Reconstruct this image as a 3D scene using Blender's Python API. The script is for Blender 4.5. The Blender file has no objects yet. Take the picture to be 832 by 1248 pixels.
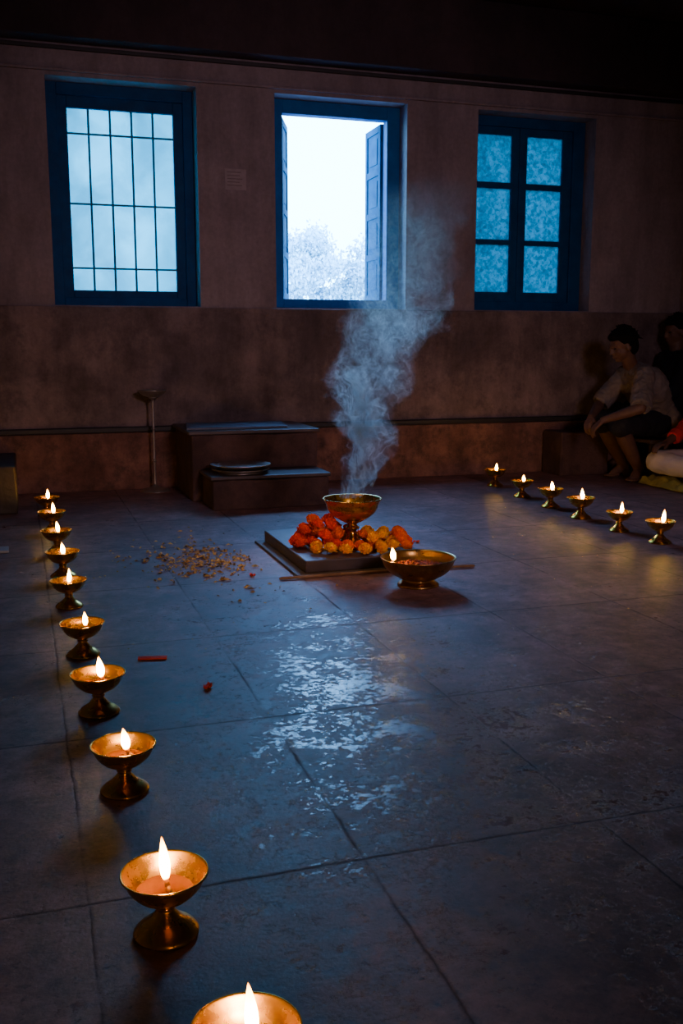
import bpy, bmesh, math, random
from mathutils import Vector, Matrix, Euler, noise
random.seed(7)
SC=bpy.context.scene
COL=SC.collection
V=Vector

# ------------------------------------------------------------------ helpers
def link(o):
    COL.objects.link(o); return o
def obj_from_bm(name,bm,mat=None,smooth=True,parent=None,loc=None):
    me=bpy.data.meshes.new(name); bm.normal_update(); bm.to_mesh(me); bm.free()
    if smooth:
        for p in me.polygons: p.use_smooth=True
    o=bpy.data.objects.new(name,me); link(o)
    if mat: me.materials.append(mat)
    if parent: o.parent=parent
    if loc is not None: o.location=loc
    return o
def tag(o,label,cat,group=None,kind=None):
    o["label"]=label; o["category"]=cat
    if group: o["group"]=group
    if kind: o["kind"]=kind
    return o
def empty(name,loc):
    e=bpy.data.objects.new(name,None); e.empty_display_size=.05; link(e); e.location=loc; return e
def add_box(bm,x0,x1,y0,y1,z0,z1,bev=0):
    r=bmesh.ops.create_cube(bm,size=1)
    vs=r['verts']
    for v in vs:
        v.co=V(((x0+x1)/2+v.co.x*(x1-x0),(y0+y1)/2+v.co.y*(y1-y0),(z0+z1)/2+v.co.z*(z1-z0)))
    if bev>0:
        es=set()
        for v in vs:
            for e in v.link_edges: es.add(e)
        bmesh.ops.bevel(bm,geom=list(es),offset=bev,segments=2,affect='EDGES',profile=.5)
def lathe(bm,prof,seg=40,cx=0,cy=0,cz=0):
    rings=[]
    for r,z in prof:
        if r<1e-5: rings.append([bm.verts.new((cx,cy,cz+z))])
        else: rings.append([bm.verts.new((cx+r*math.cos(2*math.pi*i/seg),cy+r*math.sin(2*math.pi*i/seg),cz+z)) for i in range(seg)])
    for a,b in zip(rings,rings[1:]):
        for i in range(seg):
            j=(i+1)%seg
            if len(a)==1 and len(b)==1: continue
            if len(a)==1: bm.faces.new((a[0],b[j],b[i]))
            elif len(b)==1: bm.faces.new((a[i],a[j],b[0]))
            else: bm.faces.new((a[i],a[j],b[j],b[i]))
def smoothprof(pts,n=6):
    out=[]
    P=[pts[0]]+list(pts)+[pts[-1]]
    for i in range(1,len(P)-2):
        p0,p1,p2,p3=[V(q) for q in P[i-1:i+3]]
        for k in range(n):
            t=k/n
            out.append(tuple(.5*((2*p1)+(-p0+p2)*t+(2*p0-5*p1+4*p2-p3)*t*t+(-p0+3*p1-3*p2+p3)*t**3)))
    out.append(tuple(pts[-1]))
    return [(max(0,a),b) for a,b in out]
_ico={}
def ico(sub):
    if sub not in _ico:
        b=bmesh.new(); bmesh.ops.create_icosphere(b,subdivisions=sub,radius=1); b.verts.index_update()
        _ico[sub]=([v.co.copy() for v in b.verts],[tuple(v.index for v in f.verts) for f in b.faces]); b.free()
    return _ico[sub]
def ellipsoid(bm,c,ax,r,sub=3):
    c=V(c); a0=ax[0]*r[0]; a1=ax[1]*r[1]; a2=ax[2]*r[2]
    flip=ax[0].cross(ax[1]).dot(ax[2])<0
    vs,fs=ico(sub)
    nv=[bm.verts.new(c+a0*p.x+a1*p.y+a2*p.z) for p in vs]
    for f in fs:
        q=[nv[i] for i in f]
        bm.faces.new(q[::-1] if flip else q)
XYZ=(V((1,0,0)),V((0,1,0)),V((0,0,1)))
def capsule(bm,p,q,r1,r2,sub=2,seg=14,ends=True):
    p=V(p);q=V(q);d=q-p;L=d.length
    if L<1e-6: return
    d.normalize()
    rot=V((0,0,1)).rotation_difference(d).to_matrix()
    rings=[]
    for c,r in ((p,r1),(q,r2)):
        rings.append([bm.verts.new(c+rot@V((r*math.cos(2*math.pi*i/seg),r*math.sin(2*math.pi*i/seg),0))) for i in range(seg)])
    for i in range(seg):
        j=(i+1)%seg
        bm.faces.new((rings[0][i],rings[0][j],rings[1][j],rings[1][i]))
    bm.faces.new(list(reversed(rings[0]))); bm.faces.new(rings[1])
    if ends:
        ellipsoid(bm,p,XYZ,(r1,r1,r1),sub); ellipsoid(bm,q,XYZ,(r2,r2,r2),sub)
def remeshed(name,bm,voxel,mat,parent=None,smooth_it=4,wrinkle=0,wscale=14):
    me=bpy.data.meshes.new(name+"_src"); bm.to_mesh(me); bm.free()
    t=bpy.data.objects.new(name+"_src",me); link(t)
    m=t.modifiers.new("r",'REMESH'); m.mode='VOXEL'; m.voxel_size=voxel
    s=t.modifiers.new("s",'SMOOTH'); s.factor=.5; s.iterations=smooth_it
    dg=bpy.context.evaluated_depsgraph_get(); dg.update()
    nm=bpy.data.meshes.new_from_object(t.evaluated_get(dg))
    bpy.data.objects.remove(t); bpy.data.meshes.remove(me)
    nm.name=name
    if wrinkle:
        for v in nm.vertices:
            n=noise.noise(V((v.co.x*wscale,v.co.y*wscale,v.co.z*wscale*.6))+V((3,1,7)))+.5*noise.noise(v.co*wscale*2.3)
            v.co+=v.normal*n*wrinkle
    nm.materials.clear(); nm.materials.append(mat)
    for p in nm.polygons: p.use_smooth=True
    o=bpy.data.objects.new(name,nm); link(o)
    if parent: o.parent=parent
    return o

# ------------------------------------------------------------------ materials
class N:
    def __init__(s,name):
        s.m=bpy.data.materials.new(name); s.m.use_nodes=True; s.nt=s.m.node_tree
        s.b=s.nt.nodes["Principled BSDF"]; s.out=s.nt.nodes["Material Output"]
        s.tc=s.nt.nodes.new("ShaderNodeTexCoord")
    def n(s,t,**k):
        nd=s.nt.nodes.new(t)
        for a,b in k.items(): setattr(nd,a,b)
        return nd
    def l(s,a,b): s.nt.links.new(a,b)
    def noise(s,scale,detail=4,rough=.55,dist=0,co=None,stretch=None):
        t=s.n("ShaderNodeTexNoise"); t.inputs["Scale"].default_value=scale; t.inputs["Detail"].default_value=detail
        t.inputs["Roughness"].default_value=rough; t.inputs["Distortion"].default_value=dist
        src=co or s.tc.outputs["Object"]
        if stretch:
            mp=s.n("ShaderNodeMapping"); mp.inputs["Scale"].default_value=stretch; s.l(src,mp.inputs[0]); src=mp.outputs[0]
        s.l(src,t.inputs["Vector"]); return t.outputs["Fac"]
    def ramp(s,fac,stops):
        r=s.n("ShaderNodeValToRGB"); e=r.color_ramp.elements
        while len(e)<len(stops): e.new(.5)
        for i,(p,c) in enumerate(stops):
            e[i].position=p; e[i].color=(c if len(c)==4 else (*c,1)) if not isinstance(c,(int,float)) else (c,c,c,1)
        s.l(fac,r.inputs[0]); return r.outputs[0]
    def math(s,op,a,b=None,c=None,clamp=False):
        m=s.n("ShaderNodeMath",operation=op); m.use_clamp=clamp
        for i,x in enumerate((a,b,c)):
            if x is None: continue
            if isinstance(x,(int,float)): m.inputs[i].default_value=x
            else: s.l(x,m.inputs[i])
        return m.outputs[0]
    def mix(s,fac,a,b,bt='MIX'):
        m=s.n("ShaderNodeMix",data_type='RGBA',blend_type=bt)
        for idx,x in ((0,fac),(6,a),(7,b)):
            if isinstance(x,(int,float)): m.inputs[idx].default_value=x
            elif isinstance(x,tuple): m.inputs[idx].default_value=(*x,1)
            else: s.l(x,m.inputs[idx])
        return m.outputs[2]
    def bump(s,h,strength=.3,dist=.01):
        b=s.n("ShaderNodeBump"); b.inputs["Strength"].default_value=strength; b.inputs["Distance"].default_value=dist
        s.l(h,b.inputs["Height"]); s.l(b.outputs[0],s.b.inputs["Normal"])
def setp(b,**k):
    for a,v in k.items():
        b.inputs[a.replace("_"," ")].default_value=v
def simple(name,c1,c2,scale=10,rough=.6,metal=0,bump=.2,bd=.005,detail=5,**kw):
    m=N(name); f=m.noise(scale,detail)
    m.l(m.ramp(f,[(.3,c1),(.7,c2)]),m.b.inputs["Base Color"])
    setp(m.b,Roughness=rough,Metallic=metal)
    for a,v in kw.items(): m.b.inputs[a.replace("_"," ")].default_value=v
    if bump: m.bump(m.noise(scale*3,4),bump,bd)
    return m.m

def plaster(name,c_dark,c_light,stain,bump=.25,scale=1.0,stainamt=.4,streaks=.55):
    m=N(name)
    big=m.noise(1.1*scale,7,.62,.3); mid=m.noise(4*scale,8,.7); fine=m.noise(35*scale,6,.65)
    col=m.ramp(big,[(.36,c_dark),(.62,c_light)])
    st=m.ramp(mid,[(.46,(0,0,0)),(.66,(1,1,1))])
    col=m.mix(m.math('MULTIPLY',st,stainamt),col,stain)
    streak=m.ramp(m.noise(2.2,7,.7,0,stretch=(2.2,2.2,.5)),[(.42,(1.1,1.08,1.08)),(.68,(.5,.48,.48))])
    col=m.mix(streaks,col,streak,'MULTIPLY')
    col=m.mix(.35,col,m.ramp(fine,[(.35,(.7,.7,.7)),(.65,(1.2,1.2,1.2))]),'MULTIPLY')
    m.l(col,m.b.inputs["Base Color"]); setp(m.b,Roughness=.85)
    m.bump(m.math('ADD',m.math('MULTIPLY',mid,1.0),m.math('MULTIPLY',fine,.4)),bump,.02)
    return m.m
M_wall=plaster("painted_plaster",(.20,.162,.172),(.28,.228,.238),(.165,.134,.142),bump=.25)
M_dado=plaster("rough_dado_plaster",(.11,.084,.084),(.25,.185,.178),(.075,.057,.058),bump=.6,scale=1.5,stainamt=.7,streaks=.7)
M_plinth=plaster("red_plinth_plaster",(.14,.066,.052),(.32,.16,.115),(.06,.038,.035),bump=1.0,scale=2.6,stainamt=.75,streaks=.7)
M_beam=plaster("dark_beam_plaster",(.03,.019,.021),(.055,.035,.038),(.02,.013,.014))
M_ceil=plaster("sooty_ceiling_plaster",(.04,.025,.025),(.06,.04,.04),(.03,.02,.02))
M_cable_shadow=simple("black_rubber_and_shadow",(.012,.012,.014),(.02,.02,.02),rough=.6)  # black for the ledge strip and the painted shadow line under the beam
def bluepaint(name,c1,c2,rough=.7,spec=.25):
    return simple(name,c1,c2,scale=12,rough=rough,bump=.3,Specular_IOR_Level=spec)
M_blue=bluepaint("blue_painted_wood",(.001,.08,.24),(.002,.12,.34))
M_shut=bluepaint("weathered_blue_shutter_paint",(.001,.06,.13),(.003,.10,.19),.9,.05)
M_bluedark=bluepaint("dark_blue_painted_wood",(.001,.045,.14),(.002,.068,.20))
M_iron=simple("painted_iron_bar",(.0,.10,.20),(.0,.14,.28),rough=.6)
M_stonestep=simple("worn_step_stone",(.022,.018,.018),(.045,.035,.035),scale=6,rough=.6,bump=.5,bd=.01)
M_redstep=plaster("worn_red_cement",(.06,.032,.03),(.12,.066,.058),(.025,.017,.018),bump=.8,scale=3)
M_slate=simple("polished_dark_slate",(.05,.034,.030),(.09,.064,.056),scale=7,rough=.45,bump=.25)
M_board=simple("rough_wood_board",(.07,.045,.03),(.12,.08,.05),scale=8,rough=.6,bump=.4)
M_paper=simple("white_paper",(.35,.37,.4),(.45,.47,.5),scale=8,rough=.7)
M_steel=simple("tarnished_steel",(.30,.27,.26),(.46,.42,.38),scale=9,rough=.38,metal=.8)
M_skin=simple("brown_skin",(.12,.06,.038),(.17,.09,.056),scale=18,rough=.55,bump=.1,bd=.002)
M_hair=simple("black_hair",(.004,.0035,.004),(.008,.007,.007),scale=60,rough=.85,bump=.8,bd=.004,Specular_IOR_Level=.15)
M_shirt=simple("beige_cotton_shirt",(.17,.138,.118),(.25,.205,.172),scale=8,rough=.9,bump=.6,bd=.012)
M_shorts=simple("dark_cotton_shorts",(.010,.011,.015),(.018,.018,.024),scale=10,rough=.85)
M_darkcloth=simple("dark_navy_cloth",(.006,.007,.011),(.010,.012,.018),scale=10,rough=.85)
M_white=simple("white_cotton",(.58,.53,.50),(.70,.65,.61),scale=8,rough=.85,bump=.3)
M_red=simple("red_cotton",(.6,.02,.025),(.75,.05,.045),scale=9,rough=.8,bump=.3)
M_yellow=simple("yellow_green_cloth",(.24,.21,.03),(.46,.38,.06),scale=14,rough=.85,bump=.8,bd=.01)
M_eye=simple("dark_eye",(.04,.032,.028),(.08,.065,.055),rough=.25,bump=0)
def petalmat(name,c1,c2):
    return simple(name,c1,c2,scale=60,rough=.8,bump=0,Specular_IOR_Level=.15)
M_petal_or=petalmat("orange_marigold",(.98,.15,.002),(1,.27,.005))
M_petal_red=petalmat("red_orange_marigold",(.95,.05,.003),(1,.12,.005))
M_petal_ye=petalmat("yellow_marigold",(1,.42,.005),(1,.60,.015))
M_redpaper=simple("red_petal",(1,.05,.01),(1,.10,.02),scale=30,rough=.6)
M_stick=simple("bamboo_stick",(.22,.12,.05),(.36,.2,.09),scale=30,rough=.5)
M_leafhaze=simple("haze_tinted_foliage",(.28,.52,.62),(.34,.58,.68),scale=2,rough=.95,bump=0,Specular_IOR_Level=0.)  # pale blue haze put into the leaf and trunk colour
M_ground=simple("haze_tinted_earth",(.25,.28,.3),(.35,.38,.4),scale=1,rough=.9)  # light haze put into the outdoor ground colour

def brass(name,c1,c2,rough):
    m=N(name); f=m.noise(25,6,.6); g=m.noise(6,5,.6)
    col=m.ramp(f,[(.35,c1),(.65,c2)])
    col=m.mix(m.ramp(g,[(.5,(0,0,0)),(.72,(.3,.3,.3))]),col,(.22,.10,.015))
    m.l(col,m.b.inputs["Base Color"]); setp(m.b,Metallic=.97)
    m.l(m.ramp(f,[(.3,rough-.05),(.7,rough+.08)]),m.b.inputs["Roughness"])
    m.bump(g,.12,.003); return m.m
M_brass=brass("aged_brass",(.52,.265,.016),(.66,.36,.03),.26)
M_brassold=brass("dark_aged_brass",(.35,.20,.05),(.52,.32,.09),.3)
M_ghee=simple("golden_oil",(.18,.055,.0),(.27,.088,.001),scale=22,rough=.10,metal=.3,bump=.1)
M_wick=simple("charred_cotton_wick",(.10,.05,.02),(.3,.16,.07),scale=80,rough=.9)

def flame_mat():
    m=N("flame"); nt=m.nt; nt.nodes.remove(m.b)
    sep=m.n("ShaderNodeSeparateXYZ"); m.l(m.tc.outputs["Generated"],sep.inputs[0])
    col=m.ramp(sep.outputs[2],[(.0,(.9,.14,.01)),(.22,(1,.44,.04)),(.6,(1,.54,.06)),(1,(1,.28,.012))])
    st=m.ramp(sep.outputs[2],[(0,.012),(.16,.5),(.42,1.),(.70,.26),(1,.012)])
    e=m.n("ShaderNodeEmission"); m.l(col,e.inputs[0]); m.l(m.math('MULTIPLY',st,FL),e.inputs[1])
    m.l(e.outputs[0],m.out.inputs[0]); return m.m
FL=330.
M_flame=flame_mat()

def floor_mat():
    m=N("stone_slab_floor")
    sep=m.n("ShaderNodeSeparateXYZ"); m.l(m.tc.outputs["Object"],sep.inputs[0])
    x,y=sep.outputs[0],sep.outputs[1]
    wob=m.math('MULTIPLY',m.math('SUBTRACT',m.noise(2.6,10,.82),.5),.028)
    xo=m.math('ADD',m.math('SUBTRACT',x,.07),wob); yo=m.math('ADD',m.math('SUBTRACT',y,.12),wob)
    dx=m.math('PINGPONG',xo,.265); dy=m.math('PINGPONG',yo,.395)
    jw=m.ramp(m.noise(3.0,6,.65),[(.40,(.12,.12,.12)),(.56,(.85,.85,.85))])
    jx=m.math('MULTIPLY',m.ramp(dx,[(0.0,(1,1,1)),(.0055,(0,0,0))]),jw)
    jy=m.math('MULTIPLY',m.ramp(dy,[(0.0,(1,1,1)),(.0065,(0,0,0))]),.85)
    joint=m.math('MAXIMUM',jx,jy)
    ix=m.math('FLOOR',m.math('DIVIDE',xo,.53)); iy=m.math('FLOOR',m.math('DIVIDE',yo,.79))
    cmb=m.n("ShaderNodeCombineXYZ"); m.l(ix,cmb.inputs[0]); m.l(iy,cmb.inputs[1])
    wn=m.n("ShaderNodeTexWhiteNoise"); m.l(cmb.outputs[0],wn.inputs["Vector"])
    big=m.noise(2.8,8,.74,.2); mid=m.noise(14,10,.78); fine=m.noise(95,6,.65); spots=m.noise(42,4,.6)
    col=m.ramp(mid,[(.36,(.14,.072,.064)),(.64,(.46,.262,.232))])
    col=m.mix(.8,col,m.ramp(big,[(.38,(.45,.42,.43)),(.62,(1.2,1.15,1.15))]),'MULTIPLY')
    col=m.mix(.45,col,m.ramp(wn.outputs[0],[(0,(.7,.7,.7)),(1,(1.15,1.15,1.15))]),'MULTIPLY')
    col=m.mix(m.ramp(spots,[(.61,(0,0,0)),(.69,(.7,.7,.7))]),col,(.045,.028,.025))
    col=m.mix(m.math('MULTIPLY',joint,.85),col,(.018,.013,.012))
    dist=m.n("ShaderNodeVectorMath",operation='DISTANCE')
    mp=m.n("ShaderNodeMapping"); mp.inputs["Scale"].default_value=(1.25,.52,1); m.l(m.tc.outputs["Object"],mp.inputs[0])
    m.l(mp.outputs[0],dist.inputs[0]); dist.inputs[1].default_value=(1.12,1.30,0)
    area=m.ramp(dist.outputs["Value"],[(.10,(1,1,1)),(.95,(0,0,0))])
    wet=m.noise(46,12,.80)
    patch=m.noise(5.5,10,.78)
    wsum=m.math('ADD',m.math('ADD',wet,m.math('MULTIPLY',area,.14)),m.math('MULTIPLY',m.math('SUBTRACT',patch,.5),.80))
    wet=m.ramp(wsum,[(.59,(0,0,0)),(.65,(1,1,1))])
    rough=m.ramp(mid,[(.3,.40),(.7,.60)])
    r2=m.mix(wet,rough,(.22,.22,.22))
    r3=m.mix(joint,r2,(.85,.85,.85))
    m.l(r3,m.b.inputs["Roughness"])
    col=m.mix(m.math('MULTIPLY',wet,.2),col,(.06,.038,.034))
    m.l(col,m.b.inputs["Base Color"])
    m.b.inputs["Specular IOR Level"].default_value=.52
    h=m.math('ADD',m.math('MULTIPLY',mid,.5),m.math('MULTIPLY',fine,.30))
    h=m.math('MULTIPLY',h,m.math('SUBTRACT',1,m.math('MULTIPLY',wet,.35)))
    h=m.math('SUBTRACT',h,m.math('MULTIPLY',joint,.30))
    m.bump(h,.50,.006)
    return m.m
M_floor=floor_mat()

def frosted(name,c1,c2,scale,clear=0.0):
    m=N(name); nt=m.nt; nt.nodes.remove(m.b)
    f=m.noise(scale,4,.6,.5)
    col=m.ramp(f,[(.35,c1),(.65,c2)])
    tr=m.n("ShaderNodeBsdfTranslucent"); m.l(col,tr.inputs[0])
    tp=m.n("ShaderNodeBsdfTransparent"); m.l(col,tp.inputs[0])
    gl=m.n("ShaderNodeBsdfGlossy"); gl.inputs["Roughness"].default_value=.2
    mx=m.n("ShaderNodeMixShader"); mx.inputs[0].default_value=clear; m.l(tr.outputs[0],mx.inputs[1]); m.l(tp.outputs[0],mx.inputs[2])
    m2=m.n("ShaderNodeMixShader"); m2.inputs[0].default_value=.004; m.l(mx.outputs[0],m2.inputs[1]); m.l(gl.outputs[0],m2.inputs[2])
    m.l(m2.outputs[0],m.out.inputs[0]); return m.m
M_glass1=frosted("pale_blue_frosted_glass",(.0,.34,.355),(.0,.48,.49),3,.25)
M_glass3=frosted("patterned_blue_glass",(.0,.115,.13),(.0,.215,.235),38,.10)

# ------------------------------------------------------------------ room shell
WY=7.06; XL,XR=-.9,5.24; YB=-2.5; CZ=3.45
OPEN=[(.26,1.25),(1.80,2.80),(3.37,4.38)]; OZ0,OZ1=1.27,2.74
def struct(o,label,cat):
    o["kind"]="structure"; o["label"]=label; o["category"]=cat; return o
bm=bmesh.new()
T=.42
xs=[XL-.2]+[v for w in OPEN for v in w]+[XR+.2]
add_box(bm,xs[0],xs[-1],WY,WY+T,0,OZ0); add_box(bm,xs[0],xs[-1],WY,WY+T,OZ1,CZ)
for i in range(0,len(xs),2): add_box(bm,xs[i],xs[i+1],WY,WY+T,OZ0,OZ1)
struct(obj_from_bm("wall_back",bm,M_wall,False),"stained brown plaster wall pierced by three windows","wall")
bm=bmesh.new(); add_box(bm,XL,XR,WY-.025,WY-.001,.0,1.262,.005)
struct(obj_from_bm("trim_1",bm,M_dado,False),"rough darker plaster dado below the window sills","wall trim")
bm=bmesh.new(); add_box(bm,XL,XR,WY-.075,WY-.026,0,.40,.006)
struct(obj_from_bm("baseboard_back",bm,M_plinth,False),"rough red-brown plinth along foot of wall","baseboard")
bm=bmesh.new(); add_box(bm,XL,XR,WY-.09,WY-.026,.402,.44,.008)
struct(obj_from_bm("trim_2",bm,M_cable_shadow,False),"black ledge strip running above red plinth","wall trim")
bm=bmesh.new(); add_box(bm,XL,XR,WY-.022,WY-.001,2.765,2.785,.006)
struct(obj_from_bm("trim_3",bm,M_wall,False),"thin plaster moulding above the windows","wall trim")
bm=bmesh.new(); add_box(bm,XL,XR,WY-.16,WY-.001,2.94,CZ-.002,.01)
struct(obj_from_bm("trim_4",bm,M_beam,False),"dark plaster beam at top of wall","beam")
bm=bmesh.new(); add_box(bm,XL,XR,WY-.02,WY-.001,2.90,2.925,.004)  # black strip standing in for the shadow line below the beam
struct(obj_from_bm("trim_5",bm,M_cable_shadow,False),"painted black conduit line under the ceiling beam","shadow")
for n,b in (("wall_left",(XL-.2,XL,YB,WY,0,CZ)),("wall_right",(XR,XR+.2,YB,WY,0,CZ)),("wall_front",(XL-.2,XR+.2,YB-.2,YB,0,CZ))):
    bm=bmesh.new(); add_box(bm,*b); struct(obj_from_bm(n,bm,M_wall,False),"stained brown plaster wall","wall")
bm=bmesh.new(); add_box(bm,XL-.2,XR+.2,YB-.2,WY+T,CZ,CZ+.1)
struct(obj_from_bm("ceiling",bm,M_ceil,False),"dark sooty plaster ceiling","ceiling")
bm=bmesh.new(); add_box(bm,XL-.2,XR+.2,YB-.2,WY+T,-.1,0)
struct(obj_from_bm("floor",bm,M_floor,False),"worn stone slab floor with damp shiny patches","floor")

# ------------------------------------------------------------------ windows
FY=WY+.18
def frame(name,x0,x1,z0,z1,l,r,b,t,y0,y1,mat):
    bm=bmesh.new()
    add_box(bm,x0,x0+l,y0,y1,z0,z1,.005); add_box(bm,x1-r,x1,y0,y1,z0,z1,.005)
    add_box(bm,x0+l,x1-r,y0,y1,z0,z0+b,.005); add_box(bm,x0+l,x1-r,y0,y1,z1-t,z1,.005)
    return bm
x0,x1=OPEN[0]
bm=frame("f",x0,x1,OZ0,OZ1,.075,.07,.06,.08,FY-.03,FY+.05,M_blue)
w1=struct(obj_from_bm("window_1",bm,M_bluedark,False),"blue wooden window with iron bars and pale frosted panes","window")
bm=frame("f",x0+.07,x1-.065,OZ0+.055,OZ1-.075,.07,.07,.055,.08,FY-.005,FY+.03,M_bluedark)
obj_from_bm("sash",bm,M_bluedark,False,w1)
bm=bmesh.new(); gx0,gx1,gz0,gz1=.395,1.12,1.375,2.59
add_box(bm,gx0-.01,gx1+.01,FY+.02,FY+.026,gz0-.01,gz1+.01)
obj_from_bm("glass_pane",bm,M_glass1,False,w1)
bm=bmesh.new()
for i in range(1,5):
    xx=gx0+(gx1-gx0)*i/5; capsule(bm,(xx,FY+.008,gz0-.02),(xx,FY+.008,gz1+.02),.0075,.0075,1,8,False)
for zz in (2.42,1.96,1.53):
    add_box(bm,gx0-.01,gx1+.01,FY-.004,FY+.006,zz-.006,zz+.006)
obj_from_bm("window_bars",bm,M_iron,False,w1)
x0,x1=OPEN[1]
bm=frame("f",x0,x1,OZ0,OZ1,.095,.10,.07,.095,FY-.03,FY+.06,M_blue)
w2=struct(obj_from_bm("window_2",bm,M_blue,False),"open blue wooden window with panelled shutters swung outward","window")
def shutter(name,hx,sgn,ang,par):
    W,z0,z1=.36,1.345,2.64; H=z1-z0
    bm=bmesh.new()
    add_box(bm,0,.05,-.015,.015,0,H,.003); add_box(bm,W-.05,W,-.015,.015,0,H,.003)
    n=4
    for i in range(n+1):
        zc=i*(H-.05)/n; add_box(bm,.05,W-.05,-.015,.015,zc,zc+.05,.003)
    for i in range(n):
        zc=.05+i*(H-.05)/n; add_box(bm,.045,W-.045,-.006,.006,zc-.005,zc+(H-.05)/n-.045)
        add_box(bm,.085,W-.085,-.011,.011,zc+.035,zc+(H-.05)/n-.085,.004)
    o=obj_from_bm(name,bm,M_shut,False,par)
    o.location=(hx,FY+.065,z0); o.rotation_euler=(0,0,ang); return o
shutter("shutter",1.905,1,math.radians(69),w2)
shutter("shutter",2.695,-1,math.radians(89),w2)
x0,x1=OPEN[2]
bm=frame("f",x0,x1,OZ0,OZ1,.045,.105,.075,.075,FY-.03,FY+.05,M_bluedark)
w3=struct(obj_from_bm("window_3",bm,M_bluedark,False),"closed dark blue window with six patterned glass panes","window")
bm=bmesh.new()
X=[3.412,3.435,3.747,3.877,4.193,4.278]; 
add_box(bm,X[0],X[1],FY-.01,FY+.03,1.342,2.668); add_box(bm,X[2],X[2]+.063,FY-.01,FY+.03,1.342,2.668,.004)
add_box(bm,X[2]+.0635,X[3],FY-.015,FY+.03,1.342,2.668,.004); add_box(bm,X[4],X[5],FY-.01,FY+.03,1.342,2.668,.004)
for a,b in ((1.342,1.418),(1.783,1.822),(2.21,2.255),(2.608,2.668)):
    add_box(bm,X[1],X[2],FY-.01,FY+.03,a,b,.003); add_box(bm,X[3],X[4],FY-.01,FY+.03,a,b,.003)
obj_from_bm("sash",bm,M_bluedark,False,w3)
bm=bmesh.new()
for a,b in ((1.418,1.783),(1.822,2.21),(2.255,2.608)):
    add_box(bm,X[1]-.004,X[2]+.004,FY+.008,FY+.013,a-.004,b+.004); add_box(bm,X[3]-.004,X[4]+.004,FY+.008,FY+.013,a-.004,b+.004)
obj_from_bm("glass_pane",bm,M_glass3,False,w3)

bm=bmesh.new(); add_box(bm,1.44,1.59,WY-.004,WY-.0005,2.075,2.215)
nt_=obj_from_bm("wall_notice",bm,simple("faded_notice_paper",(.27,.22,.225),(.33,.27,.275),scale=30,rough=.8),False)
tag(nt_,"small faded paper notice pasted on plaster wall","notice")
bm=bmesh.new()
for i in range(5):
    add_box(bm,1.455,1.455+.12*random.uniform(.7,1),WY-.0052,WY-.0042,2.19-i*.022,2.195-i*.022)
obj_from_bm("printed_line",bm,simple("faded_ink",(.14,.10,.10),(.16,.12,.11)),False,nt_)

# ------------------------------------------------------------------ outside
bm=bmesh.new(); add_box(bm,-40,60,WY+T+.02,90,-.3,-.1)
struct(obj_from_bm("ground",bm,M_ground,False),"ground outside the windows with mist painted into its colour","ground")
def tree(loc,h,r,seed):
    rnd=random.Random(seed)
    t=empty("tree",loc); 
    bm=bmesh.new(); capsule(bm,(0,0,0),(.1,0,h*.55),.22,.12,1,12,False)
    for i in range(6):
        a=rnd.uniform(0,6.28); capsule(bm,(.08,0,h*.4),(math.cos(a)*r*.5,math.sin(a)*r*.5,h*rnd.uniform(.55,.7)),.08,.03,1,8,False)
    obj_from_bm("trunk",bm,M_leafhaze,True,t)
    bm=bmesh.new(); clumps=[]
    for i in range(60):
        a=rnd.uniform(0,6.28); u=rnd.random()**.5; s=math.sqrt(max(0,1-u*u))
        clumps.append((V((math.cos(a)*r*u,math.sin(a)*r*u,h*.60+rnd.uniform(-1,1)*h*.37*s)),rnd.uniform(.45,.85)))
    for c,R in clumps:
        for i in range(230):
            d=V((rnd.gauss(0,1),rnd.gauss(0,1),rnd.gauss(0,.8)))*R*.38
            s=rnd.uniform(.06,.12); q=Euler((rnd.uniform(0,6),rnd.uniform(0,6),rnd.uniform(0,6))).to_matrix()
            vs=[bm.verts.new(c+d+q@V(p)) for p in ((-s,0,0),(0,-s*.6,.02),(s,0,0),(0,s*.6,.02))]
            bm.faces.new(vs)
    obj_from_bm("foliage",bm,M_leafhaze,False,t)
    tag(t,"leafy tree with mist painted into its colour outside the open window","tree"); return t
tree((12.0,40,-.1),6.3,2.2,3)

# ------------------------------------------------------------------ diyas
ZS=.9
def diya_prof():
    outer=[(0,0),(.050,0),(.056,.003),(.055,.009),(.045,.019),(.031,.030),(.021,.042),(.0145,.052),(.018,.057),(.015,.062),
           (.024,.068),(.045,.080),(.061,.098),(.068,.113),(.073,.122),(.0755,.125)]
    inner=[(.0745,.128),(.0715,.1265),(.066,.115),(.058,.100),(.043,.086),(.022,.077),(0,.075)]
    return smoothprof([(a,b*ZS) for a,b in outer[1:]],4),smoothprof([(a,b*ZS) for a,b in inner],4)
def flame_mesh(h,r,bend,seed=0):
    bm=bmesh.new(); seg=16
    prof=[(0,0),(.45,.05),(.78,.14),(.97,.27),(1,.36),(.92,.5),(.72,.66),(.45,.81),(.2,.93),(0,1)]
    prof=smoothprof(prof,3)
    lathe(bm,[(a*r,b*h) for a,b in prof],seg)
    for v in bm.verts:
        t=v.co.z/h; v.co.x+=bend[0]*t*t*h; v.co.y+=bend[1]*t*t*h
    return bm
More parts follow.
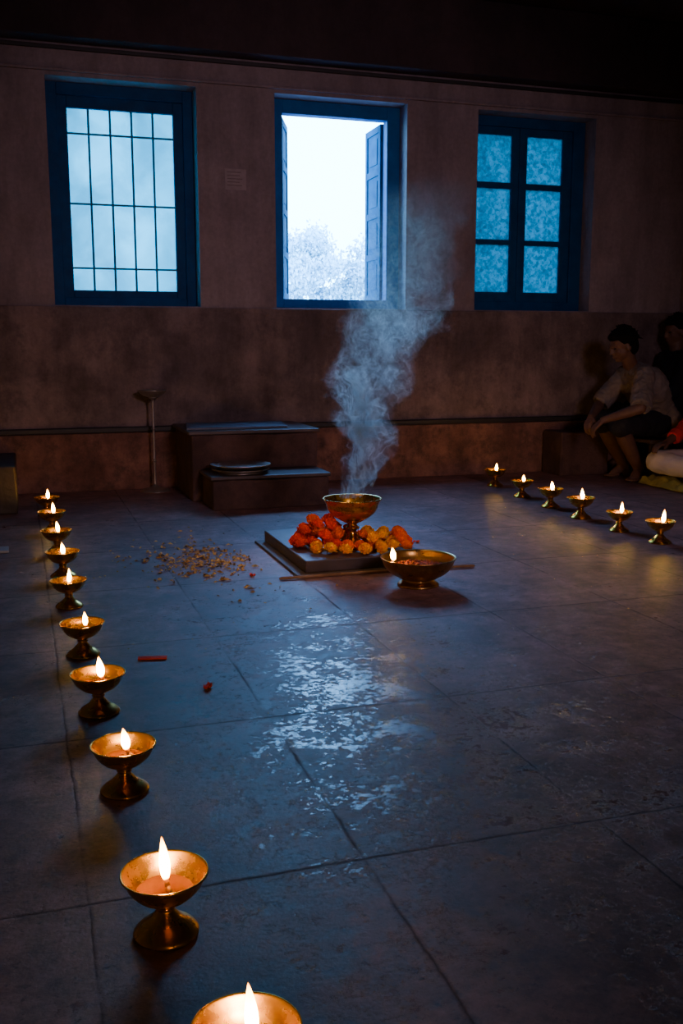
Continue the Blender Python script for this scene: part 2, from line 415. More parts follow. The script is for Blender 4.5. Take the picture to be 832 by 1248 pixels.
def build_diya():
    d=empty("brass_oil_lamp",(0,0,0))
    o,i=diya_prof()
    bm=bmesh.new(); lathe(bm,[(0,0)]+o+i,48); bmesh.ops.remove_doubles(bm,verts=bm.verts,dist=1e-6)
    obj_from_bm("lamp_bowl",bm,M_brass,True,d)
    bm=bmesh.new(); lathe(bm,[(0,.081),(.03,.0812),(.04,.0814),(.0490,.0818)],40)
    obj_from_bm("lamp_oil",bm,M_ghee,True,d)
    bm=bmesh.new()
    pts=[(.030,-.02,.084),(.022,-.018,.090),(.012,-.012,.096),(.008,-.008,.107)]
    for a,b in zip(pts,pts[1:]): capsule(bm,a,b,.0046,.0040,1,8)
    obj_from_bm("wick",bm,M_wick,True,d)
    bm=flame_mesh(.088,.0092,(-.04,0)); o=obj_from_bm("flame",bm,M_flame,True,d); o.location=(.007,-.008,.103)
    return d
master=build_diya(); parts=list(master.children)
def copy_thing(root,parts,loc,rz=0,s=1):
    r=root.copy(); COL.objects.link(r); r.location=loc; r.rotation_euler=(0,0,rz); r.scale=(s,s,s)
    ch=[]
    for p in parts:
        q=p.copy(); COL.objects.link(q); q.parent=r; ch.append(q)
    return r,ch
LEFT=[(.240,1.145,1.0),(.193,1.572,1.0),(.182,2.155,.98),(.164,2.669,1.0),(.155,3.21,.97),(.142,3.85,.94),(.1425,4.38,1.0),(.137,4.91,1.0),(.133,5.49,1.0),(.122,6.04,.98)]
RIGHT=[(3.226,6.35,1.05),(3.156,5.818,1.0),(3.126,5.389,1.04),(3.092,4.981,1.08),(3.074,4.56,.95),(3.085,4.211,1.02)]
HS=[.9,.88,.60,.70,.58,.72,.60,.65,.7,.72, .65,.58,.66,.74,.78,.8]
k=0
for row,lab,grp in ((LEFT,"small brass oil lamp burning in long row on stone floor","long row of brass oil lamps"),
                    (RIGHT,"small brass oil lamp burning on floor before seated people","short row of brass oil lamps")):
    for (x,y,s) in row:
        rz=random.uniform(-.7,.7)
        r,ch=(master,parts) if k==0 else copy_thing(master,parts,(x,y,0),rz,s)
        if k==0: master.location=(x,y,0)
        for c in ch:
            if c.name.startswith("flame"):
                f=random.uniform(.85,1.15) if k>0 else 1; c.scale=(f,f,HS[k]); c.rotation_euler=(random.uniform(-.10,.10),random.uniform(-.10,.10),0)
        tag(r,lab,"oil lamp",grp); k+=1

# ------------------------------------------------------------------ altar
bm=bmesh.new(); add_box(bm,1.11,1.70,4.045,4.86,0,.012,.003)
tag(obj_from_bm("base_board",bm,M_board,False),"thin rough wooden board under the dark stone slab","board")
bm=bmesh.new(); add_box(bm,1.155,1.72,4.065,4.83,.0125,.067,.005)
for v in bm.verts: v.co+=V((noise.noise(v.co*5),noise.noise(v.co*5+V((4,4,4))),0))*.004
tag(obj_from_bm("stone_slab",bm,M_slate,False),"low dark stone slab carrying flowers and brass bowl","slab")
bm=bmesh.new()
pts=[V((1.03,4.02,.008)),V((1.3,4.016,.009)),V((1.6,4.012,.009)),V((1.93,3.99,.008))]
for a,b in zip(pts,pts[1:]): capsule(bm,a,b,.007,.007,1,8)
tag(obj_from_bm("wooden_stick",bm,M_stick),"thin wooden stick lying along the front of stone slab","stick")
BX,BY=1.45,4.30
pb=empty("pedestal_bowl",(BX,BY,.067))
bm=bmesh.new()
o=smoothprof([(.070,0),(.073,.004),(.069,.012),(.052,.022),(.034,.04),(.022,.06),(.019,.078),(.032,.088),(.034,.095),(.024,.103),(.023,.112),(.05,.125),(.09,.15),(.115,.18),(.124,.205),(.136,.225),(.139,.229)],4)
i=smoothprof([(.137,.232),(.128,.229),(.118,.208),(.108,.182),(.082,.155),(.045,.135),(0,.128)],4)
lathe(bm,[(0,0)]+o+i,56); obj_from_bm("bowl",bm,M_brass,True,pb)
bm=bmesh.new()
for kk in range(160):
    a=random.uniform(0,6.28); rr=.085*random.random()**.5
    ellipsoid(bm,(rr*math.cos(a),rr*math.sin(a),.165+random.uniform(0,.02)),XYZ,(random.uniform(.007,.013),random.uniform(.006,.01),.007),1)
obj_from_bm("embers",bm,simple("grey_ash",(.08,.07,.07),(.25,.22,.2),scale=40,rough=.9),False,pb)
tag(pb,"tall brass pedestal bowl of smouldering incense ringed with marigolds","incense bowl")
fb=empty("brass_bowl",(1.56,3.755,0))
bm=bmesh.new()
o=smoothprof([(.082,0),(.088,.004),(.084,.012),(.066,.020),(.060,.028),(.085,.038),(.12,.06),(.143,.085),(.152,.108),(.158,.118),(.1600,.121)],4)
i=smoothprof([(.159,.124),(.150,.119),(.138,.09),(.112,.064),(.07,.047),(0,.043)],4)
lathe(bm,[(0,0)]+o+i,56); obj_from_bm("bowl",bm,M_brassold,True,fb)
tag(fb,"wide low brass bowl holding dark petals and a burning wick","bowl")
bm=bmesh.new()
for kk in range(260):
    a=random.uniform(0,6.28); rr=.105*random.random()**.5
    q=Euler((random.uniform(-.8,.8),random.uniform(-.8,.8),random.uniform(0,6))).to_matrix()
    c=V((1.56+rr*math.cos(a),3.755+rr*math.sin(a),.070+random.uniform(0,.022)*(1-rr/.12)+rr*rr*1.2))
    ellipsoid(bm,c,(q@XYZ[0],q@XYZ[1],q@XYZ[2]),(.012,.007,.004),1)
ob=obj_from_bm("dried_petal_offering",bm,simple("dried_red_petals",(.05,.015,.01),(.32,.06,.02),scale=60,rough=.7),False)
tag(ob,"heap of dried reddish petals and seeds inside low brass bowl","petals",kind="stuff")
bm=bmesh.new(); pts=[(-.125,.012,.1),(-.118,.005,.108),(-.112,.0,.118)]
for a,b in zip(pts,pts[1:]): capsule(bm,a,b,.006,.004,1,8)
obj_from_bm("wick",bm,M_wick,True,fb)
bm=flame_mesh(.058,.0115,(-.1,0)); q=obj_from_bm("flame",bm,M_flame,True,fb); q.location=(-.112,0,.114)

def marigold_mesh(name,mat,seed):
    rnd=random.Random(seed); bm=bmesh.new(); R=.0290
    ellipsoid(bm,(0,0,0),XYZ,(R*.66,R*.66,R*.54),2)
    nl=6
    for li in range(nl):
        ph=math.radians(-20+li*(100/(nl-1))); n=max(4,int(12*math.cos(ph))+1)
        for j in range(n):
            th=2*math.pi*(j+.5*(li%2))/n+rnd.uniform(-.15,.15); p2=ph+rnd.uniform(-.08,.08)
            d=V((math.cos(th)*math.cos(p2),math.sin(th)*math.cos(p2),math.sin(p2)*.85))
            t=V((-math.sin(th),math.cos(th),0)); up=d.cross(t).normalized()
            if up.z<0: up=-up
            k=rnd.uniform(.88,1.08); w=R*.30
            a=[bm.verts.new(d*R*.45-t*w*.4),bm.verts.new(d*R*.45+t*w*.4)]
            b=[bm.verts.new(d*R*.95*k+up*R*.15-t*w),bm.verts.new(d*R*.82*k-up*R*.02),bm.verts.new(d*R*.95*k+up*R*.15+t*w)]
            c=[bm.verts.new(d*R*1.06*k+up*R*.32-t*w*.75),bm.verts.new(d*R*1.16*k+up*R*.18),bm.verts.new(d*R*1.06*k+up*R*.32+t*w*.75)]
            bm.faces.new((a[0],b[1],b[0])); bm.faces.new((a[0],a[1],b[1])); bm.faces.new((a[1],b[2],b[1]))
            bm.faces.new((b[0],b[1],c[1],c[0])); bm.faces.new((b[1],b[2],c[2],c[1]))
    me=bpy.data.meshes.new(name); bm.to_mesh(me); bm.free(); me.materials.append(mat); return me
MG={'o':marigold_mesh("marigold_orange",M_petal_or,1),'r':marigold_mesh("marigold_red",M_petal_red,2),'y':marigold_mesh("marigold_yellow",M_petal_ye,3)}
LB={'o':"bright orange marigold blossom heaped beside pedestal bowl",'r':"deep red-orange marigold blossom heaped beside pedestal bowl",'y':"golden yellow marigold blossom heaped beside pedestal bowl"}
def flower(x,y,z,c):
    o=bpy.data.objects.new("marigold",MG[c]); link(o); o.location=(x,y,z)
    o.rotation_euler=(random.uniform(-.2,.9),random.uniform(-.5,.5),random.uniform(0,.2)); s=random.uniform(.90,1.05); o.scale=(s,s,s)
    tag(o,LB[c],"flower","marigold blossoms on the stone slab")
placed=[]
def try_place(x,y,z,c,md=.057):
    p=V((x,y,z))
    if math.hypot(x-BX,y-BY)<(.103 if z<.13 else .07 if z<.16 else .10): return
    for q in placed:
        if (q-p).length<md: return
    placed.append(p); flower(x,y,z,c)
for i in range(12):
    a=2*math.pi*i/12; x=BX+.112*math.cos(a); y=BY+.112*math.sin(a)
    try_place(x,y,.091,random.choice('orr') if x<1.42 else random.choice('yoy'))
for x,y in ((1.36,4.125),(1.45,4.115),(1.30,4.17),(1.53,4.125),(1.25,4.22),(1.60,4.15)): try_place(x,y,.091,random.choice('yyo'))
for lay in range(3):
    z=.067+.024+lay*.044
    for kk in range(620):
        a=random.uniform(0,6.28); u=random.random()**.5
        rx,ry=(.165-.04*lay,.18-.05*lay)
        x=1.345+rx*u*math.cos(a)*.9; y=4.38+ry*u*math.sin(a)
        if x>1.19: try_place(x,y,z,random.choice('orrro'))
    for kk in range(520):
        a=random.uniform(0,6.28); u=random.random()**.5
        if lay==2: break
        x=1.57+(.15-.04*lay)*u*math.cos(a); y=4.22+(.125-.03*lay)*u*math.sin(a)
        if x<1.70 and y>4.10: try_place(x,y,z,random.choice('yoyyo') if x<1.63 else random.choice('oro'))

# ------------------------------------------------------------------ debris
bm=bmesh.new()
def bit(x,y,s,mi=0):
    if 1.00<x<2.0 and 3.9<y<4.9: return
    if x<.25 or y>5.75: return
    q=Euler((random.uniform(-.3,.3),random.uniform(-.3,.3),random.uniform(0,6))).to_matrix()
    c=V((x,y,.003+random.uniform(0,.004)))
    vs=[bm.verts.new(c+q@V((a*s,b*s*.6,0))) for a,b in ((-1,0),(-.2,-.7),(1,-.1),(.3,.8))]
    top=bm.verts.new(c+V((0,0,s*.5)))
    for i in range(4): bm.faces.new((vs[i],vs[(i+1)%4],top))
for kk in range(330):
    x=random.gauss(.77,.135); y=random.gauss(4.47,.23); bit(x,y,random.uniform(.009,.020))
for kk in range(80):
    bit(random.gauss(.72,.3),random.gauss(4.45,.35),random.uniform(.007,.013))
for kk in range(60): bit(random.uniform(.3,3.0),random.uniform(2.5,5.7),random.uniform(.003,.007))
def grain_mat():
    m=N("grain_and_petal_bits"); w=m.n("ShaderNodeTexVoronoi"); w.inputs["Scale"].default_value=60; m.l(m.tc.outputs["Object"],w.inputs["Vector"])
    sp=m.n("ShaderNodeSeparateColor"); m.l(w.outputs["Color"],sp.inputs[0])
    m.l(m.ramp(sp.outputs[0],[(.0,(.03,.018,.01)),(.34,(.55,.28,.04)),(.8,(1,.66,.18)),(1,(.20,.16,.04))]),m.b.inputs["Base Color"]); setp(m.b,Roughness=.7); return m.m
tag(obj_from_bm("scattered_grain",bm,grain_mat(),False),"scattered grains and dried petal bits on stone floor","grain",kind="stuff")
def petal(name,x,y,L,W,rz,label,cat,grp=None,straight=False):
    bm=bmesh.new(); n=8; rows=[]
    for i in range(n+1):
        t=i/n; w=W if straight else W*(.45+.55*math.sin(math.pi*min(1,max(.12,t)))); zz=.010 if straight else .007+.004*math.sin(t*7)
        rows.append([bm.verts.new(((t-.5)*L,s*w/2,zz+abs(s)*(-.004 if straight else .004))) for s in (-1,0,1)])
    for a,b in zip(rows,rows[1:]):
        for j in (0,1): bm.faces.new((a[j],b[j],b[j+1],a[j+1]))
    r=bmesh.ops.extrude_face_region(bm,geom=bm.faces[:])
    for g in r['geom']:
        if isinstance(g,bmesh.types.BMVert): g.co.z-=.004
    bmesh.ops.recalc_face_normals(bm,faces=bm.faces[:])
    o=obj_from_bm(name,bm,M_redpaper,False); o.location=(x,y,0); o.rotation_euler=(0,0,rz); tag(o,label,cat,grp)
petal("red_flower_strip",.365,3.10,.092,.028,-.22,"straight red folded strip lying on stone floor","petal",straight=True)
petal("red_petal",.485,2.77,.035,.024,1.0,"small fallen red petal on stone floor","petal")
petal("red_petal",1.9,4.6,.035,.022,.3,"small fallen red petal on stone floor","petal")
petal("red_petal",.93,4.13,.03,.02,2.0,"small fallen red petal on stone floor","petal")
bm=bmesh.new(); add_box(bm,-.25,-.09,4.98,5.1,.001,.012,.002)
tag(obj_from_bm("folded_paper",bm,M_paper,False),"small folded white paper lying on stone floor","paper")

# ------------------------------------------------------------------ steps, tray, stand lamp, low blocks
def rough_block(name,b,mat,label,cat,top=None):
    bm=bmesh.new(); add_box(bm,*b,.012)
    bmesh.ops.subdivide_edges(bm,edges=bm.edges[:],cuts=5,use_grid_fill=True)
    for v in bm.verts:
        if v.co.z>.02: v.co+=V((noise.noise(v.co*6),noise.noise(v.co*6+V((5,0,0))),noise.noise(v.co*6+V((0,9,0)))))*.008
    o=obj_from_bm(name,bm,mat,False); tag(o,label,cat); return o
sb=rough_block("stone_step",(1.03,1.87,6.275,6.96,0,.43),M_redstep,"tall rectangular masonry step with dark slab top against wall","step")
bm=bmesh.new(); add_box(bm,1.01,1.885,6.26,6.96,.434,.458,.005); obj_from_bm("slab_top",bm,M_slate,False,sb)
sb=rough_block("stone_step",(1.09,1.83,5.885,6.252,0,.185),M_redstep,"low masonry step with dark slab top carrying a tray","step")
bm=bmesh.new(); add_box(bm,1.075,1.84,5.87,6.252,.190,.212,.005); obj_from_bm("slab_top",bm,M_slate,False,sb)
bm=bmesh.new(); add_box(bm,1.05,1.72,6.34,6.80,.460,.474,.002)
for v in bm.verts: v.co.x+=(v.co.y-6.6)*.15
tag(obj_from_bm("folded_cloth",bm,simple("blue_grey_sheet",(.07,.085,.12),(.12,.14,.18),rough=.5),False),"flat blue-grey sheet laid over top of the step","sheet")
tr=empty("serving_tray",(1.30,6.055,.2135))
bm=bmesh.new(); lathe(bm,smoothprof([(0,0),(.13,0),(.14,.004),(.150,.014),(.178,.019),(.182,.023),(.178,.025),(.148,.019),(.135,.008),(0,.007)],3),48); obj_from_bm("tray",bm,M_steel,True,tr)
tag(tr,"round tarnished steel tray resting on the low step","tray")
tr2=empty("serving_tray",(1.30,6.06,.2395))
bm=bmesh.new(); lathe(bm,smoothprof([(0,0),(.10,0),(.13,.004),(.150,.012),(.186,.020),(.190,.025),(.185,.027),(.148,.018),(.12,.009),(0,.008)],3),48); obj_from_bm("tray",bm,M_steel,True,tr2)
tag(tr2,"round shallow steel tray stacked on another tray","tray")
ls=empty("standing_lamp",(.865,6.85,0))
bm=bmesh.new()
lathe(bm,smoothprof([(0,0),(.095,0),(.098,.008),(.085,.018),(.04,.028),(.014,.045),(.0085,.07),(.0085,.2),(.015,.21),(.015,.22),(.0085,.23),(.0085,.42),(.015,.43),(.015,.44),(.0085,.45),(.0085,.62),(.015,.635),(.03,.648),(.0,.650)],3),28)
obj_from_bm("lamp_stem",bm,M_steel,True,ls)
bm=bmesh.new(); lathe(bm,smoothprof([(0,.650),(.03,.651),(.07,.665),(.095,.690),(.099,.697),(.094,.698),(.066,.674),(0,.664)],3),36)
obj_from_bm("lamp_dish",bm,M_steel,True,ls)
tag(ls,"tall thin unlit metal lamp stand with shallow dish beside wall","lamp stand")
rough_block("stone_block",(-.75,-.045,6.14,6.9,0,.295),M_stonestep,"low dark masonry block against the wall","block")
rough_block("stone_ledge",(3.95,4.38,6.68,6.96,0,.34),M_redstep,"low brown masonry ledge against the wall","ledge")
rough_block("stone_ledge",(4.86,5.2,6.70,6.96,0,.32),M_redstep,"low masonry seat in the wall corner under seated person","ledge")
st=empty("low_stool",(4.68,6.46,0))
bm=bmesh.new(); add_box(bm,-.2,.2,-.17,.17,.27,.30,.006); obj_from_bm("seat",bm,M_board,False,st)
for sx in (-.17,.17):
    for sy in (-.14,.14):
        bm=bmesh.new(); capsule(bm,(sx,sy,0),(sx*.95,sy*.95,.272),.016,.02,1,10,False); obj_from_bm("leg",bm,M_board,True,st)
tag(st,"low wooden stool under the seated person","stool")

# ------------------------------------------------------------------ people
def head_bits(bm,c,F,U):
    F=F.normalized(); S=F.cross(U).normalized(); U=S.cross(F).normalized(); ax=(S,F,U)
    E=lambda f,u,s,r,sub=3: ellipsoid(bm,c+F*f+U*u+S*s,ax,r,sub)
    E(-.005,.03,0,(.074,.094,.082)); E(.025,-.035,0,(.058,.068,.062)); E(.055,-.088,0,(.028,.028,.022))
    E(.078,.018,0,(.05,.018,.016)); E(.094,-.012,0,(.011,.016,.028)); E(.102,-.03,0,(.017,.016,.012)); E(.084,-.058,0,(.026,.016,.008)); E(.082,-.069,0,(.022,.015,.007))
    E(.06,-.025,.034,(.024,.024,.022)); E(.06,-.025,-.034,(.024,.024,.022))
    for s in (1,-1): E(-.005,-.01,s*.076,(.010,.022,.032),2)
def eyes(parent,c,F,U):
    F=F.normalized(); S=F.cross(U).normalized(); U=S.cross(F).normalized()
    for s in (1,-1):
        bm=bmesh.new(); ellipsoid(bm,c+F*.079+U*.0+S*s*.031,(S,F,U),(.013,.010,.007),2); obj_from_bm("eye",bm,M_eye,True,parent)
def hair(parent,c,F,U,vox=.0055,long=0):
    F=F.normalized(); S=F.cross(U).normalized(); U=S.cross(F).normalized(); ax=(S,F,U)
    bm=bmesh.new(); rnd=random.Random(5)
    ellipsoid(bm,c-F*.022+U*.050,ax,(.086,.096,.088),3); ellipsoid(bm,c-F*.058-U*.008,ax,(.072,.056,.082),3)
    ellipsoid(bm,c+F*.046+U*.080,ax,(.062,.050,.036),3)
    for i in range(150):
        a=rnd.uniform(0,6.28); e=rnd.uniform(-.3,1.5)
        d=S*math.cos(a)*math.cos(e)*.086+F*math.sin(a)*math.cos(e)*.094+U*math.sin(e)*.09
        if d.dot(F)>.02 and d.dot(U)<.02: continue
        p=c-F*.022+U*.050+d
        capsule(bm,p,p+(d.normalized()*rnd.uniform(.010,.024)+F*rnd.uniform(-.015,.025)-U*rnd.uniform(0,.03)),.009,.004,1,6)
    remeshed("hair",bm,vox,M_hair,parent,1)
def rotv(d,n,a): return (d*math.cos(a)+n*math.sin(a)).normalized()
def hand(bm,w,D,Nn,T,curl=.4):
    D=D.normalized(); T=(T-D*T.dot(D)).normalized(); Nn=(Nn-D*Nn.dot(D)-T*Nn.dot(T)).normalized()
    offs=(.030,.010,-.010,-.029); ln=(.92,1.0,.94,.75)
    for i in range(4):
        kn=w+D*(.080-.004*abs(i-1))+T*offs[i]
        capsule(bm,w+T*offs[i]*.55,kn,.014,.0115,2,10)
        p=kn; d=D.copy(); n2=Nn.copy()
        for L,r,a in ((.040,.0090,curl*.8),(.026,.0082,curl*1.2),(.020,.0074,curl*.8)):
            d2=rotv(d,n2,a); n2=rotv(n2,-d,a); d=d2
            q=p+d*L*ln[i]; capsule(bm,p,q,r+.0006,r,2,10); p=q
    b=w+D*.025+T*.026; m=b+D*.035+T*.030+Nn*.012; e=m+D*.030+T*.008+Nn*.010
    capsule(bm,b,m,.013,.0105,2,10); capsule(bm,m,e,.010,.008,2,10)
def torso(bm,pelvis,chest,neck,S,inf=0,wp=.155,wc=.165,dp=.115,dc=.105):
    pelvis=V(pelvis);chest=V(chest);neck=V(neck)
    for k in range(9):
        t=k/8; c=pelvis.lerp(chest,t); up=(chest-pelvis).normalized(); F=up.cross(S).normalized()
        waist=1-.14*math.sin(math.pi*min(1,t*1.3))
        ellipsoid(bm,c,(S,F,up),((wp*(1-t)+wc*t)*waist+inf,(dp*(1-t)+dc*t)*waist+inf,.10+inf),3)
    up=(neck-chest).normalized(); F=up.cross(S).normalized()
    ellipsoid(bm,chest.lerp(neck,.45),(S,F,up),(.125+inf,.075+inf,.06+inf),3)
def person(spec):
    g=spec; P=empty("person",g['root']); inv=V(g['root'])
    sh=lambda p: V(p)-inv
    S=V(g['S']).normalized(); vox=g.get('vox',.006)
    hc=sh(g['head']); F=V(g['F']); U=V(g['U'])
    bm=bmesh.new()
    torso(bm,sh(g['pelvis']),sh(g['chest']),sh(g['neck']),S)
    head_bits(bm,hc,F,U)
    capsule(bm,sh(g['neck']),hc-U.normalized()*.05-F.normalized()*.01,.055,.05)
    for arm in g['arms']:
        s,e,w=[sh(p) for p in arm['j']]
        capsule(bm,sh(g['chest']).lerp(sh(g['neck']),.5),s,.06,.055)
        capsule(bm,s,e,.050,.040); m=e.lerp(w,.3); capsule(bm,e,m,.040,.040); capsule(bm,m,w,.040,.026)
        hand(bm,w,V(arm['D']),V(arm['N']),V(arm['T']),arm.get('curl',.4))
    for leg in g['legs']:
        h,k,a=[sh(p) for p in leg['j']]; t=sh(leg['toe'])
        capsule(bm,h,k,.085,.060); m=k.lerp(a,.35); capsule(bm,k,m,.056,.060); capsule(bm,m,a,.060,.037)
        d=(t-a); d.z=0; d.normalize(); sd=V((-d.y,d.x,0))
        fz=g.get('footz',0)
        heel=V((a.x,a.y,.032+fz-inv.z))-d*.03; ball=V((a.x,a.y,.028+fz-inv.z))+d*.12
        capsule(bm,a,heel,.036,.032); capsule(bm,a+d*.02,ball,.038,.026)
        for i in range(5):
            o=(i-2)*.016; b=ball+sd*o; capsule(bm,b-d*.03,b+d*(.045-abs(i-1)*.005)-V((0,0,.008)),.014,.0095,1,8)
    remeshed("body",bm,vox,M_skin,P,2)
    eyes(P,hc,F,U); hair(P,hc,F,U)
    bm=bmesh.new(); torso(bm,sh(g['pelvis']),sh(g['chest']),sh(g['chest']).lerp(sh(g['neck']),.75),S,.024)
    for arm in g['arms']:
        s,e,w=[sh(p) for p in arm['j']]; fr=g.get('sleeve',.85)
        capsule(bm,sh(g['chest']).lerp(sh(g['neck']),.5),s,.080,.078)
        if fr<=1: 
            q=s.lerp(e,fr); capsule(bm,s,q,.078,.076,2,18,False); ellipsoid(bm,s,XYZ,(.078,)*3,3)
        else:
            capsule(bm,s,e,.072,.062); capsule(bm,e,e.lerp(w,fr-1),.062,.048,2,18,False)
    remeshed(g['topname'],bm,.008,g['top'],P,3,.014,17)
    bm=bmesh.new()
    p=sh(g['pelvis']); up=V((0,0,1))
    ellipsoid(bm,p,(S,up.cross(S),up),(.175,.14,.10),3)
    for leg in g['legs']:
        h,k,a=[sh(q) for q in leg['j']]; sl=g.get('shortlen',.85)
        capsule(bm,h,h.lerp(k,sl) if sl<=1 else k,.100,.084,2,18,sl>1)
        ellipsoid(bm,h,XYZ,(.100,)*3,3)
        if sl>1: capsule(bm,k,k.lerp(a,sl-1),.084,.066,2,18,False)
    remeshed(g['botname'],bm,.008,g['bot'],P,3,.007)
    return P
p1=person(dict(root=(4.68,6.44,0),pelvis=(4.68,6.46,.42),chest=(4.45,6.38,.73),neck=(4.31,6.35,.865),head=(4.215,6.31,1.00),
    F=(-.94,.15,-.30),U=(-.26,0,1),S=(.30,-.95,0),vox=.006,
    arms=[dict(j=[(4.33,6.20,.78),(4.19,6.02,.56),(3.97,6.15,.47)],D=(-.60,.35,-.65),N=(.65,.2,-.6),T=(.1,1,0),curl=.5),
          dict(j=[(4.41,6.54,.78),(4.20,6.56,.56),(3.99,6.34,.48)],D=(-.55,-.45,-.6),N=(.65,.1,-.6),T=(.1,-1,0),curl=.5)],
    legs=[dict(j=[(4.60,6.37,.42),(4.12,6.17,.43),(4.38,6.27,.08)],toe=(4.2,6.15,0)),
          dict(j=[(4.64,6.56,.42),(4.17,6.47,.43),(4.40,6.50,.08)],toe=(4.2,6.46,0))],
    top=M_shirt,topname="shirt",bot=M_shorts,botname="shorts",sleeve=.98,shortlen=1.15))
tag(p1,"person in pale shirt and dark shorts hunched, arms over knees","person")
p2=person(dict(root=(4.99,6.83,0),pelvis=(4.99,6.82,.45),chest=(5.05,6.82,.80),neck=(5.05,6.82,.97),head=(5.05,6.82,1.11),
    F=(-.9,.1,-.1),U=(0,0,1),S=(0,-1,0),vox=.009,
    arms=[dict(j=[(5.04,6.66,.88),(4.93,6.65,.64),(4.72,6.73,.58)],D=(-1,.1,-.1),N=(0,0,-1),T=(0,1,0)),
          dict(j=[(5.04,6.94,.88),(4.93,6.92,.64),(4.72,6.89,.58)],D=(-1,-.1,-.1),N=(0,0,-1),T=(0,-1,0))],
    legs=[dict(j=[(4.95,6.75,.44),(4.60,6.75,.47),(4.62,6.76,.08)],toe=(4.4,6.75,0)),
          dict(j=[(4.95,6.88,.44),(4.60,6.88,.47),(4.62,6.88,.08)],toe=(4.4,6.89,0))],
    top=M_darkcloth,topname="shawl",bot=M_darkcloth,botname="trousers",sleeve=1.85,shortlen=1.85))
tag(p2,"person in dark clothes sitting against the wall corner","person")
p3=person(dict(root=(4.82,5.72,0),pelvis=(4.82,5.72,.19),chest=(4.84,5.72,.55),neck=(4.82,5.72,.72),head=(4.79,5.70,.87),
    F=(-.95,-.3,0),U=(0,0,1),S=(.25,-.97,0),vox=.008,footz=.06,
    arms=[dict(j=[(4.80,5.90,.63),(4.60,6.03,.42),(4.38,5.95,.32)],D=(-1,-.1,-.2),N=(0,0,-1),T=(0,-1,0)),
          dict(j=[(4.84,5.54,.63),(4.66,5.38,.42),(4.50,5.42,.31)],D=(-1,.1,-.2),N=(0,0,-1),T=(0,1,0))],
    legs=[dict(j=[(4.78,5.82,.18),(4.32,5.97,.18),(4.50,5.62,.13)],toe=(4.6,5.5,0)),
          dict(j=[(4.78,5.62,.18),(4.44,5.36,.18),(4.60,5.70,.13)],toe=(4.66,5.8,0))],
    top=M_red,topname="tunic",bot=M_white,botname="trousers",sleeve=1.75,shortlen=1.9))
tag(p3,"cross-legged person in red tunic and white trousers on yellow cloth","person")
bm=bmesh.new(); bmesh.ops.create_grid(bm,x_segments=80,y_segments=80,size=.5)
for v in bm.verts:
    e=max(abs(v.co.x),abs(v.co.y))/.5
    v.co.z=.045+.035*noise.noise(v.co*9)+.022*noise.noise(v.co*22)
    if e>.94: v.co.z*=max(.12,(1-e)/.06)
    v.co.z=max(v.co.z,.004)
    v.co.x=v.co.x*.86+noise.noise(v.co*6)*.02; v.co.y=v.co.y*.90+noise.noise(v.co*6+V((5,5,5)))*.02
mt=obj_from_bm("floor_cloth",bm,M_yellow,True); mt.location=(4.70,5.66,.002)
so=mt.modifiers.new("s",'SOLIDIFY'); so.thickness=.006; so.offset=1
tag(mt,"crumpled yellow-green cloth spread on floor under seated person","cloth")

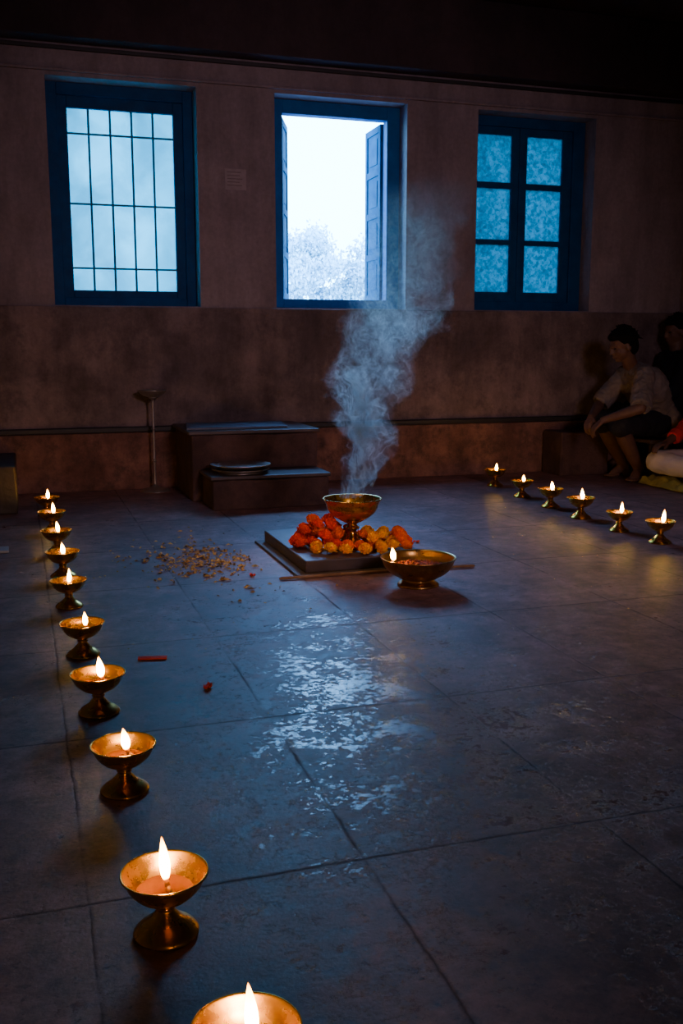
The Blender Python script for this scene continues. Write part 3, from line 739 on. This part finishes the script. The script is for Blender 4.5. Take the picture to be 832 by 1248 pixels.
# ------------------------------------------------------------------ smoke
def smoke():
    bm=bmesh.new(); H=1.45; seg=24; rings=[]
    for i in range(28):
        z=H*i/27; cx=.22*z+.035*math.sin(9*z); r=.10+.25*z
        if i in (0,27): r*=.5
        rings.append([bm.verts.new((cx+r*math.cos(2*math.pi*j/seg),min(r,.34)*math.sin(2*math.pi*j/seg),z)) for j in range(seg)])
    for a,b in zip(rings,rings[1:]):
        for j in range(seg): bm.faces.new((a[j],a[(j+1)%seg],b[(j+1)%seg],b[j]))
    bm.faces.new(rings[0][::-1]); bm.faces.new(rings[-1])
    m=N("incense_smoke"); nt=m.nt; nt.nodes.remove(m.b)
    co=m.tc.outputs["Object"]
    sep=m.n("ShaderNodeSeparateXYZ"); m.l(co,sep.inputs[0]); z=sep.outputs[2]
    nz=m.n("ShaderNodeTexNoise"); nz.inputs["Scale"].default_value=6; nz.inputs["Detail"].default_value=3
    m.l(co,nz.inputs["Vector"])
    sub=m.n("ShaderNodeVectorMath",operation='SUBTRACT'); m.l(nz.outputs["Color"],sub.inputs[0]); sub.inputs[1].default_value=(.5,.5,.5)
    amp=m.math('ADD',.14,m.math('MULTIPLY',z,.38))
    sc=m.n("ShaderNodeVectorMath",operation='SCALE'); m.l(sub.outputs[0],sc.inputs[0]); m.l(amp,sc.inputs["Scale"])
    ad=m.n("ShaderNodeVectorMath",operation='ADD'); m.l(co,ad.inputs[0]); m.l(sc.outputs[0],ad.inputs[1])
    s2=m.n("ShaderNodeSeparateXYZ"); m.l(ad.outputs[0],s2.inputs[0])
    cx=m.math('ADD',m.math('MULTIPLY',z,.22),m.math('MULTIPLY',m.math('SINE',m.math('MULTIPLY',z,9.)),.035))
    dx=m.math('SUBTRACT',s2.outputs[0],cx); dy=s2.outputs[1]
    d=m.math('SQRT',m.math('ADD',m.math('MULTIPLY',dx,dx),m.math('MULTIPLY',dy,dy)))
    r=m.math('ADD',.075,m.math('MULTIPLY',z,.19))
    q=m.math('SUBTRACT',1,m.math('DIVIDE',d,r),clamp=True)
    w1n=m.noise(5.0,3,.5,2.2,co=ad.outputs[0],stretch=(1.5,1.2,.75))
    sheet=m.math('SUBTRACT',1,m.math('MULTIPLY',m.math('ABSOLUTE',m.math('SUBTRACT',w1n,.5)),18.),clamp=True)
    w2n=m.noise(9,5,.6,.8,co=ad.outputs[0],stretch=(1.4,1.0,.8))
    w2r=m.ramp(w2n,[(.42,(0,0,0)),(.58,(1,1,1))])
    w=m.math('ADD',m.math('MULTIPLY',m.math('POWER',sheet,1.5),w2r),.014)
    fade=m.ramp(m.math('DIVIDE',z,1.45),[(0,(.8,.8,.8)),(.06,(1,1,1)),(.25,(.75,.75,.75)),(.42,(.20,.20,.20)),(.70,(.05,.05,.05)),(1,(0,0,0))])
    den=m.math('MULTIPLY',m.math('MULTIPLY',m.math('POWER',q,.6),w),m.math('MULTIPLY',fade,100.))
    v=m.n("ShaderNodeVolumePrincipled"); v.inputs["Color"].default_value=(.985,.99,1,1); v.inputs["Anisotropy"].default_value=.6
    m.l(den,v.inputs["Density"]); 
    m.l(v.outputs[0],m.out.inputs["Volume"])
    try: m.m.cycles.volume_step_rate=.3
    except Exception: pass
    o=obj_from_bm("incense_smoke",bm,m.m,False); o.location=(BX-.01,4.30,.302)
    tag(o,"pale wisps of smoke drifting up from the brass incense bowl","smoke",kind="stuff")
smoke()

# ------------------------------------------------------------------ light
w=bpy.data.worlds.new("sky"); SC.world=w; w.use_nodes=True; nt=w.node_tree
bg=nt.nodes["Background"]; tc=nt.nodes.new("ShaderNodeTexCoord"); sp=nt.nodes.new("ShaderNodeSeparateXYZ"); rp=nt.nodes.new("ShaderNodeValToRGB")
nt.links.new(tc.outputs["Generated"],sp.inputs[0]); nt.links.new(sp.outputs[2],rp.inputs[0]); nt.links.new(rp.outputs[0],bg.inputs[0])
e=rp.color_ramp.elements; e[0].position=0; e[0].color=(.20,.62,1,1); e[1].position=.5; e[1].color=(.17,.43,1,1)
bg.inputs[1].default_value=29.0
for i,(a,b) in enumerate(OPEN):
    L=bpy.data.lights.new("window_portal",'AREA'); L.shape='RECTANGLE'; L.size=b-a; L.size_y=OZ1-OZ0; L.cycles.is_portal=True
    o=bpy.data.objects.new("window_portal",L); link(o); o.location=((a+b)/2,WY+T+.01,(OZ0+OZ1)/2); o.rotation_euler=(math.radians(-90),0,0)
def spot(name,loc,aim,e,col,size,blend,soft):
    L=bpy.data.lights.new(name,'SPOT'); L.energy=e; L.color=col; L.spot_size=math.radians(size); L.spot_blend=blend; L.shadow_soft_size=soft
    o=bpy.data.objects.new(name,L); link(o); o.location=loc
    o.rotation_euler=(V(aim)-V(loc)).to_track_quat('-Z','Y').to_euler(); return L
spot("hall_fill_spot",(1.6,-2.0,2.4),(2.05,7.0,1.0),480,(1,.66,.80),48,1.0,.5)  # added fill spot behind the camera, brightens back wall and steps
spot("altar_fill_spot",(.55,3.9,3.2),(1.40,4.34,.1),130,(1,.62,.34),24,1.0,.3)  # added unseen warm fill from above, brightens flowers and brass bowl

# ------------------------------------------------------------------ camera
cam=bpy.data.cameras.new("camera"); co=bpy.data.objects.new("camera",cam); link(co); SC.camera=co
co.location=(0,0,1.0); co.rotation_euler=(math.radians(90)-math.asin(.1668),0,math.radians(-18))
cam.sensor_width=36; cam.lens=1200*36/1248; cam.clip_start=.02; cam.clip_end=300
